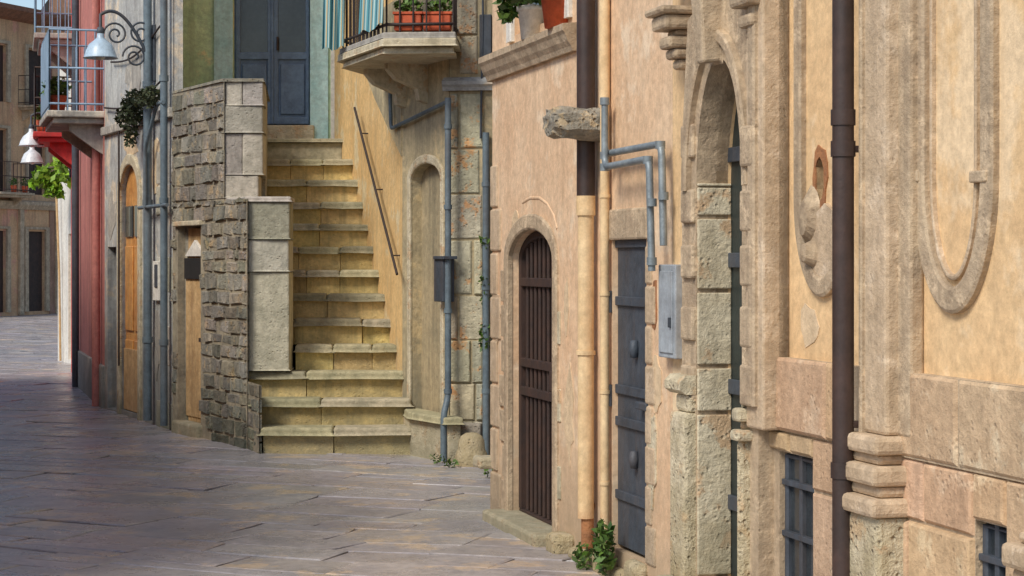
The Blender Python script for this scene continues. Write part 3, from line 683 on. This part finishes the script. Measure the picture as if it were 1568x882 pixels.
for s,(a,b) in enumerate(((k0+.02,mid-.015),(mid+.015,k1-.02))):
    box('lower_panel_%d'%s,K,a+.07,b-.05,-.1,-.075,3.38,3.95,bluedoor,fd,.015)
    for nm,ua_,ub_,za_,zb2 in (('stile_l',a,a+.05,3.27,5.5),('stile_r',b-.04,b,3.27,5.5),('rail_b',a,b,3.27,3.35),('rail_m',a,b,4.0,4.08)):
        box('%s_%d'%(nm,s),K,ua_,ub_,-.1,-.07+.002*(nm[0]=='r'),za_,zb2,bluedoor,fd,.006)
    box('glass_%d'%s,K,a+.05,b-.04,-.1,-.09,4.08,5.5,glass,fd,0)
box('meeting_bar',K,mid-.015,mid+.015,-.1,-.06,3.27,5.5,bluedoor,fd,.005)
tube('handle',[K.w(mid+.06,-.05,4.1),K.w(mid+.06,-.05,4.25)],.012,iron,fd)
# ------------------------------------------------------------------ left facades
f1=group('grey_plaster_house')
F1=Fr((-4.79,23.5),(-3.46,20.4))
ad0,ad1=F1.su(186),F1.su(214); az=F1.sz(200,252)
dd0,dd1=F1.su(165),F1.su(178)
panel('front_wall',F1,rect(0,F1.L,-.05,7.6),[arch(ad0,ad1,.05,F1.sz(200,300),az),rect(dd0,dd1,.02,F1.sz(172,378))],-.2,0,bluep,f1)
box('side_wall',Fr((-3.46,20.4),(-3.9,22.4)),0.01,2.1,-.1,.0,2.5,7.6,bluep,f1,0)
prism('core',[(-4.75,23.75),(-3.6,20.75),(-3.8,22.5),(-4.2,24.5)],0,7.5,dark,f1)
box('arched_door_leaf',F1,ad0,ad1,-.12,-.05,.05,az,glowwood,f1,0)
for s in range(2):
    a=ad0+.05+s*(ad1-ad0)/2; b=a+(ad1-ad0)/2-.09
    for k,(z0,z1) in enumerate(((.25,.85),(.95,1.9),(2.0,2.35))): box('door_panel_%d%d'%(s,k),F1,a,b,-.05,-.03,z0,z1,glowwood if k<2 else glass,f1,.01)
box('lower_grey_boards',F1,ad0+.02,ad1-.02,-.04,-.02,.06,.75,wood,f1,.004)
ringstrip('arched_door_surround',F1,arch(ad0-.06,ad1+.06,0,F1.sz(200,300),az+.06),.12,-.01,.03,lime,f1)
box('dark_door_leaf',F1,dd0,dd1,-.18,-.12,0,F1.sz(172,378),darkm,f1,0)
box('plaster_band',F1,0,F1.L,-.01,.05,3.2,3.3,greyp,f1,.01)
for k,(x,y,rx,rz,mm) in enumerate(((200,220,.4,.2,patchp),(172,330,.25,.3,greyp),(240,520,.15,.4,greyp),(205,110,.4,.3,greyp),(240,260,.2,.3,patchp))):
    patch('plaster_patch_%d'%k,F1,x,y,rx,rz,mm,f1,.004+.001*k)
masonry('corner_quoins',F1,F1.su(240),F1.L-.01,-.02,2.9,(.3,.45),(.3,.4),-.01,.02,ashlar,f1,gap=.008,jit=.004,dark=(.8,1.1))
for x,rr,zb3,ztp in ((251,.038,0.05,7.3),(226,.045,.05,7.3)):
    p5=group('bluegrey_pipe'); u=F1.su(x,.08)
    tube('pipe',[F1.w(u,.08,zb3),F1.w(u,.08,ztp)],rr,bluepipe,p5,5)
    for z in (.9,2.35,3.6): tube('collar',[F1.w(u,.08,z-.03),F1.w(u,.08,z+.03)],rr+.01,bluepipe,p5,5)
p5=group('bluegrey_pipe'); tube('link',bend([F1.w(F1.su(250,.1),.1,3.35),F1.w(F1.su(240,.1),.1,3.35),F1.w(F1.su(222,.12),.12,2.9),F1.w(F1.su(222,.12),.12,2.3)],.1),.02,bluepipe,p5)
tube('link_low',[F1.w(F1.su(213,.1),.1,2.3),F1.w(F1.su(256,.1),.1,2.3)],.02,bluepipe,p5)
cbx=group('wall_cable')
for k,(xa,ya,xb,yb) in enumerate(((160,165,250,120),(170,95,245,40),(182,180,182,560))):
    A=Vector(F1.w(F1.su(xa,.04),.04,F1.sz(xa,ya,.04))); B=Vector(F1.w(F1.su(xb,.04),.04,F1.sz(xb,yb,.04)))
    tube('cable_%d'%k,[A*(1-i/12)+B*(i/12)+Vector((0,0,-.12*math.sin(math.pi*i/12)*(k<2))) for i in range(13)],.011,rail_i,cbx,2)
nb_=group('wall_box'); sbox('plate',F1,234,242,400,460,0,.04,whitep,nb_,.004); sbox('slot',F1,236,240,405,440,.04,.05,darkm,nb_,.003)
wd=group('wall_plant')
for x,y,rr,nn in ((205,165,(.14,.2,.2),420),(192,180,(.12,.16,.12),180),(218,150,(.12,.18,.1),160),(200,205,(.08,.12,.16),120),(232,148,(.1,.2,.12),200)):
    c=F1.w(F1.su(x,.15),.15,F1.sz(x,y,.15)); leaves('foliage_%d'%x,c,rr,nn,.055,dkleaf,wd)
f2=group('red_house')
F2=Fr((-6.05,27.9),(-4.79,23.5)); F3=Fr((-6.95,31.5),(-6.05,27.9))
r0,r1=F2.su(140),F2.su(150)
panel('front_wall',F2,rect(0,F2.L,-.05,7.8),[rect(r0,r1,.05,2.3)],-.2,0,pinkp,f2)
box('door_leaf',F2,r0,r1,-.18,-.12,.0,2.3,bluedoor,f2,0)
box('wall_base',F2,0,F2.L,-.01,.04,-.05,.5,greyp,f2,.01)
tube('downpipe_part',[F2.w(F2.L-.4,.07,0),F2.w(F2.L-.4,.07,7.5)],.05,pinkp,f2,5)
tube('downpipe_part_b',[F2.w(.4,.07,0),F2.w(.4,.07,7.5)],.05,darkm,f2,5)
panel('front_wall_far',F3,rect(0,F3.L,-.05,7.8),[rect(1.4,2.3,.05,2.4)],-.2,0,redp,f2)
box('door_leaf_far',F3,1.4,2.3,-.18,-.12,.0,2.4,darkm,f2,0)
prism('core',[(-6.8,31.6),(-5.85,27.95),(-4.6,23.75),(-1,26),(-3,31.6)],0,7.7,dark,f2)
prism('back_wall',[(-6.93,31.5),(-6.93,31.75),(-2.9,31.75),(-2.9,31.5)],0,7.8,redp,f2)
def balcony(name,fr,u0,u1,v,z,rail,slabm,plants=0,leafm=leaf,step=.1,box_=None):
    g=group(name)
    box('slab',fr,u0,u1,-.05,v,z-.08,z,slabm,g,.015)
    box('slab_lower',fr,u0+.06,u1-.06,-.05,v-.07,z-.15,z-.08,slabm,g,.015)
    for k in (u0+.2,u1-.3): mould('bracket',fr,k,k+.1,[(0,z-.5),(.08,z-.45),(v*.6,z-.22),(v*.6,z-.15),(0,z-.15)],slabm,g)
    path=[fr.w(u0+.03,0,0),fr.w(u0+.03,v-.03,0),fr.w(u1-.03,v-.03,0),fr.w(u1-.03,0,0)]
    for a,b in zip(path,path[1:]):
        a=Vector(a);b=Vector(b); n=max(2,int((b-a).length/step))
        for i in range(n+1):
            p=a+(b-a)*i/n; tube('baluster',[(p.x,p.y,z),(p.x,p.y,z+.95)],.009,rail,g,1)
    for zz in (z+.08,z+.5,z+.95): tube('rail',[(p[0],p[1],zz) for p in path],.014,rail,g,1)
    for i in range(plants):
        p=fr.w(R_(u0+.15,u1-.15),v-.16,z+.22); lathe('pot_%d'%i,[(0,-.21),(.08,-.21),(.11,0),(.0,-.02)],p,terra,g,12)
        leaves('foliage_%d'%i,(p[0],p[1],p[2]+.1),(.16,.16,.15),110,.07,leafm,g)
    return g
g=balcony('iron_balcony',F2,F2.L-1.9,F2.L-.05,.66,3.5,rail_b,greyp,3)
box('panel',F2,F2.L-1.85,F2.L-.1,.635,.645,3.55,4.4,rail_b,g,0)
balcony('iron_balcony',F3,.3,1.9,.6,3.65,iron,redp,2)
balcony('iron_balcony',F3,1.0,2.9,.6,5.0,rail_b,greyp,0)
wh=group('white_house')
F4=Fr((-8.0,35.2),(-6.9,32.6))
panel('front_wall',F4,rect(0,F4.L,-.05,5.6),[rect(1.0,1.8,.05,2.2)],-.2,0,whitep,wh)
box('door_leaf',F4,1.0,1.8,-.18,-.12,.0,2.2,wood,wh,0)
prism('core',[(-7.95,35.4),(-6.75,32.7),(-3,32.7),(-3,35.4)],0,5.5,whitep,wh)
gp_=group('climbing_plant'); c=F4.w(F4.su(92,.25),.25,F4.sz(92,262,.2))
for dx,dz,rr in ((0,0,.3),(-.3,-.1,.22),(.1,.25,.2),(-.1,-.3,.16)): leaves('foliage',(c[0]+dx,c[1],c[2]+dz),(rr,rr,rr*.8),150,.13,brleaf,gp_,.1)
tube('stem',[F4.w(F4.su(97),.05,0),F4.w(F4.su(96),.06,1.5),F4.w(F4.su(94),.1,c[2])],.02,wood,gp_)
# far houses
fh=group('far_house')
FH=Fr((-17.6,60),(-15.0,66.5))
hs=[]
for r_ in range(3):
    for c_ in range(3):
        u=.9+c_*2.1; z0=[.1,3.9,6.8][r_]; hs.append(rect(u,u+.95,z0,z0+[2.6,2.0,1.8][r_]))
panel('front_wall',FH,rect(0,FH.L,-.05,9.6),hs,-.3,0,tan,fh)
prism('core',[FH.w(.01,-.32,0)[:2],FH.w(FH.L,-.32,0)[:2],FH.w(FH.L,-6,0)[:2],FH.w(0,-6,0)[:2]],0,9.5,dark,fh)
for i,h_ in enumerate(hs):
    u0_,z0_=h_[0]; u1_,z1_=h_[2]
    box('shutter_%d'%i,FH,u0_,u1_,-.15,-.1,z0_,z1_,iron if i%2 else gatewood,fh,0)
    ringstrip('window_surround_%d'%i,FH,[(u0_-.1,z0_),(u0_-.1,z1_+.1),(u1_+.1,z1_+.1),(u1_+.1,z0_)],.2,-.01,.08,trim,fh)
mould('string_course',FH,0,FH.L,[(0,3.4),(.1,3.4),(.2,3.55),(.2,3.65),(0,3.7)],trim,fh)
box('ground_storey_skin',FH,.0,.75,0,.03,0,3.4,tan2,fh,0)
box('ground_storey_skin_b',FH,6.3,FH.L,0,.03,0,3.4,tan2,fh,0)
for u in (.35,2.5,4.6,6.6): box('pilaster_strip',FH,u,u+.22,0,.1,0,3.4,trim,fh,.01)
mould('eave',FH,-.3,FH.L+.3,[(-.1,9.4),(.2,9.5),(.5,9.7),(.5,9.85),(-.1,9.95)],roofm,fh)
tube('downpipe_part',[FH.w(2.35,.12,0),FH.w(2.35,.12,9.5)],.07,darkm,fh)
balcony('iron_balcony',FH,2.6,4.4,.8,3.9,iron,trim,2,step=.2)
balcony('iron_balcony',FH,4.6,6.4,.8,6.75,iron,trim,3,step=.2)
fh2=group('far_house')
FJ=Fr((-15.2,70),(-9,72)); 
hs=[rect(.8+1.6*c_,1.6+1.6*c_,z0,z0+1.7) for c_ in range(3) for z0 in (.6,4,7)]
panel('front_wall',FJ,rect(-1,FJ.L,-.05,11),hs,-.3,0,tan2,fh2)
prism('core',[FJ.w(-1,-.32,0)[:2],FJ.w(FJ.L,-.32,0)[:2],FJ.w(FJ.L,-6,0)[:2],FJ.w(-1,-6,0)[:2]],0,10.9,dark,fh2)
# ------------------------------------------------------------------ opposite side of the street (shades the left of the street)
op=group('opposite_house')
O=Fr((-8.0,27.0),(-3.4,9.5))
O.n=Vector((abs(O.n.x),O.n.y if O.n.x>0 else -O.n.y))
hs=[rect(u,u+1.0,.05,2.1) for u in (1.2,4.2,7.2,10.2,13.2,16.2)]+[rect(u,u+.8,2.7,3.4) for u in (1.2,4.2,7.2,10.2,13.2,16.2)]
OH=4.0
panel('front_wall',O,rect(0,O.L,-.05,OH),hs,-.25,0,tan,op)
prism('core',[O.w(0,-.26,0)[:2],O.w(O.L,-.26,0)[:2],O.w(O.L,-5,0)[:2],O.w(0,-5,0)[:2]],0,OH-.02,tan,op)
# ------------------------------------------------------------------ lamps
def lamp(fr,u,z,reach,shade_m,bx_,rad=.16,scroll=True):
    g=group('street_lamp')
    b0=Vector(fr.w(u,0.0,z)); n=Vector((fr.n.x,fr.n.y,0)); up_=Vector((0,0,1))
    box('wall_plate',fr,u-.04,u+.04,0,.03,z-.3,z+.3,darkm,g,.006)
    pts=[b0+up_*-.2]
    for i in range(21):
        t_=i/20; pts.append(b0+n*(reach*t_)+up_*(-.2+.62*math.sin(math.pi*t_*.62)))
    end=b0+n*reach+up_*(-.2+.62*math.sin(math.pi*.62))
    tube('arm',pts+[end+up_*-.22],.018,darkm,g)
    if scroll:
        for s_,cx_,cz_ in ((1,.22,-.05),(-1,.16,.2),(1,.42,.18)):
            sp=[]
            for i in range(34):
                a=i*.32; rr=.13*(1-i/40); sp.append(b0+n*(cx_+rr*math.cos(a)*s_)+up_*(cz_+rr*math.sin(a)))
            tube('scroll',sp,.011,darkm,g,2)
    e=end+up_*-.24
    lathe('shade',[(.035,.06),(.04,.0),(.07,-.03),(.12,-.07),(rad*.95,-.14),(rad*1.05,-.2),(rad*1.15,-.215),(rad*1.0,-.2),(rad*.8,-.13),(.03,-.03)],e,shade_m,g,28)
    lathe('cap',[(0,.12),(.03,.11),(.045,.06),(.03,.03)],e,darkm,g,16)
    lathe('bulb',[(.02,-.06),(.06,-.12),(.065,-.17),(.04,-.225),(0,-.24)],e,bulb,g,16)
lamp(F1,F1.su(238),3.93,.58,blueenamel,0)
lamp(F3,1.2,3.55,.62,enamel,0,.17,False)
lamp(F3,.0,3.35,.6,enamel,0,.16,False)
# ------------------------------------------------------------------ light, world, camera
w=bpy.data.worlds.new('World'); scene.world=w; w.use_nodes=True
N=w.node_tree.nodes; bg=N['Background']; sky=N.new('ShaderNodeTexSky'); sky.sky_type='NISHITA'; sky.sun_disc=False
el=math.radians(46); daz=Vector((-.62,-.785)).normalized()
sky.sun_elevation=el; sky.sun_rotation=math.atan2(daz.x,daz.y)
w.node_tree.links.new(sky.outputs[0],bg.inputs[0]); bg.inputs[1].default_value=.15
sd=bpy.data.lights.new('sun','SUN'); sd.energy=3.1; sd.angle=math.radians(20); sd.color=(1,.945,.84)
so=bpy.data.objects.new('sun',sd); scene.collection.objects.link(so)
dirv=Vector((daz.x*math.cos(el),daz.y*math.cos(el),math.sin(el)))
so.rotation_euler=dirv.to_track_quat('Z','Y').to_euler()
cam=bpy.data.cameras.new('camera'); co=bpy.data.objects.new('camera',cam); scene.collection.objects.link(co)
co.location=(0,0,EYE); co.rotation_euler=(math.radians(90),0,0)
cam.sensor_width=36; cam.lens=36*F/1568; cam.shift_y=-41/1568; cam.clip_end=2000
scene.camera=co
scene.view_settings.view_transform='Standard'; scene.view_settings.look='None'; scene.view_settings.exposure=0
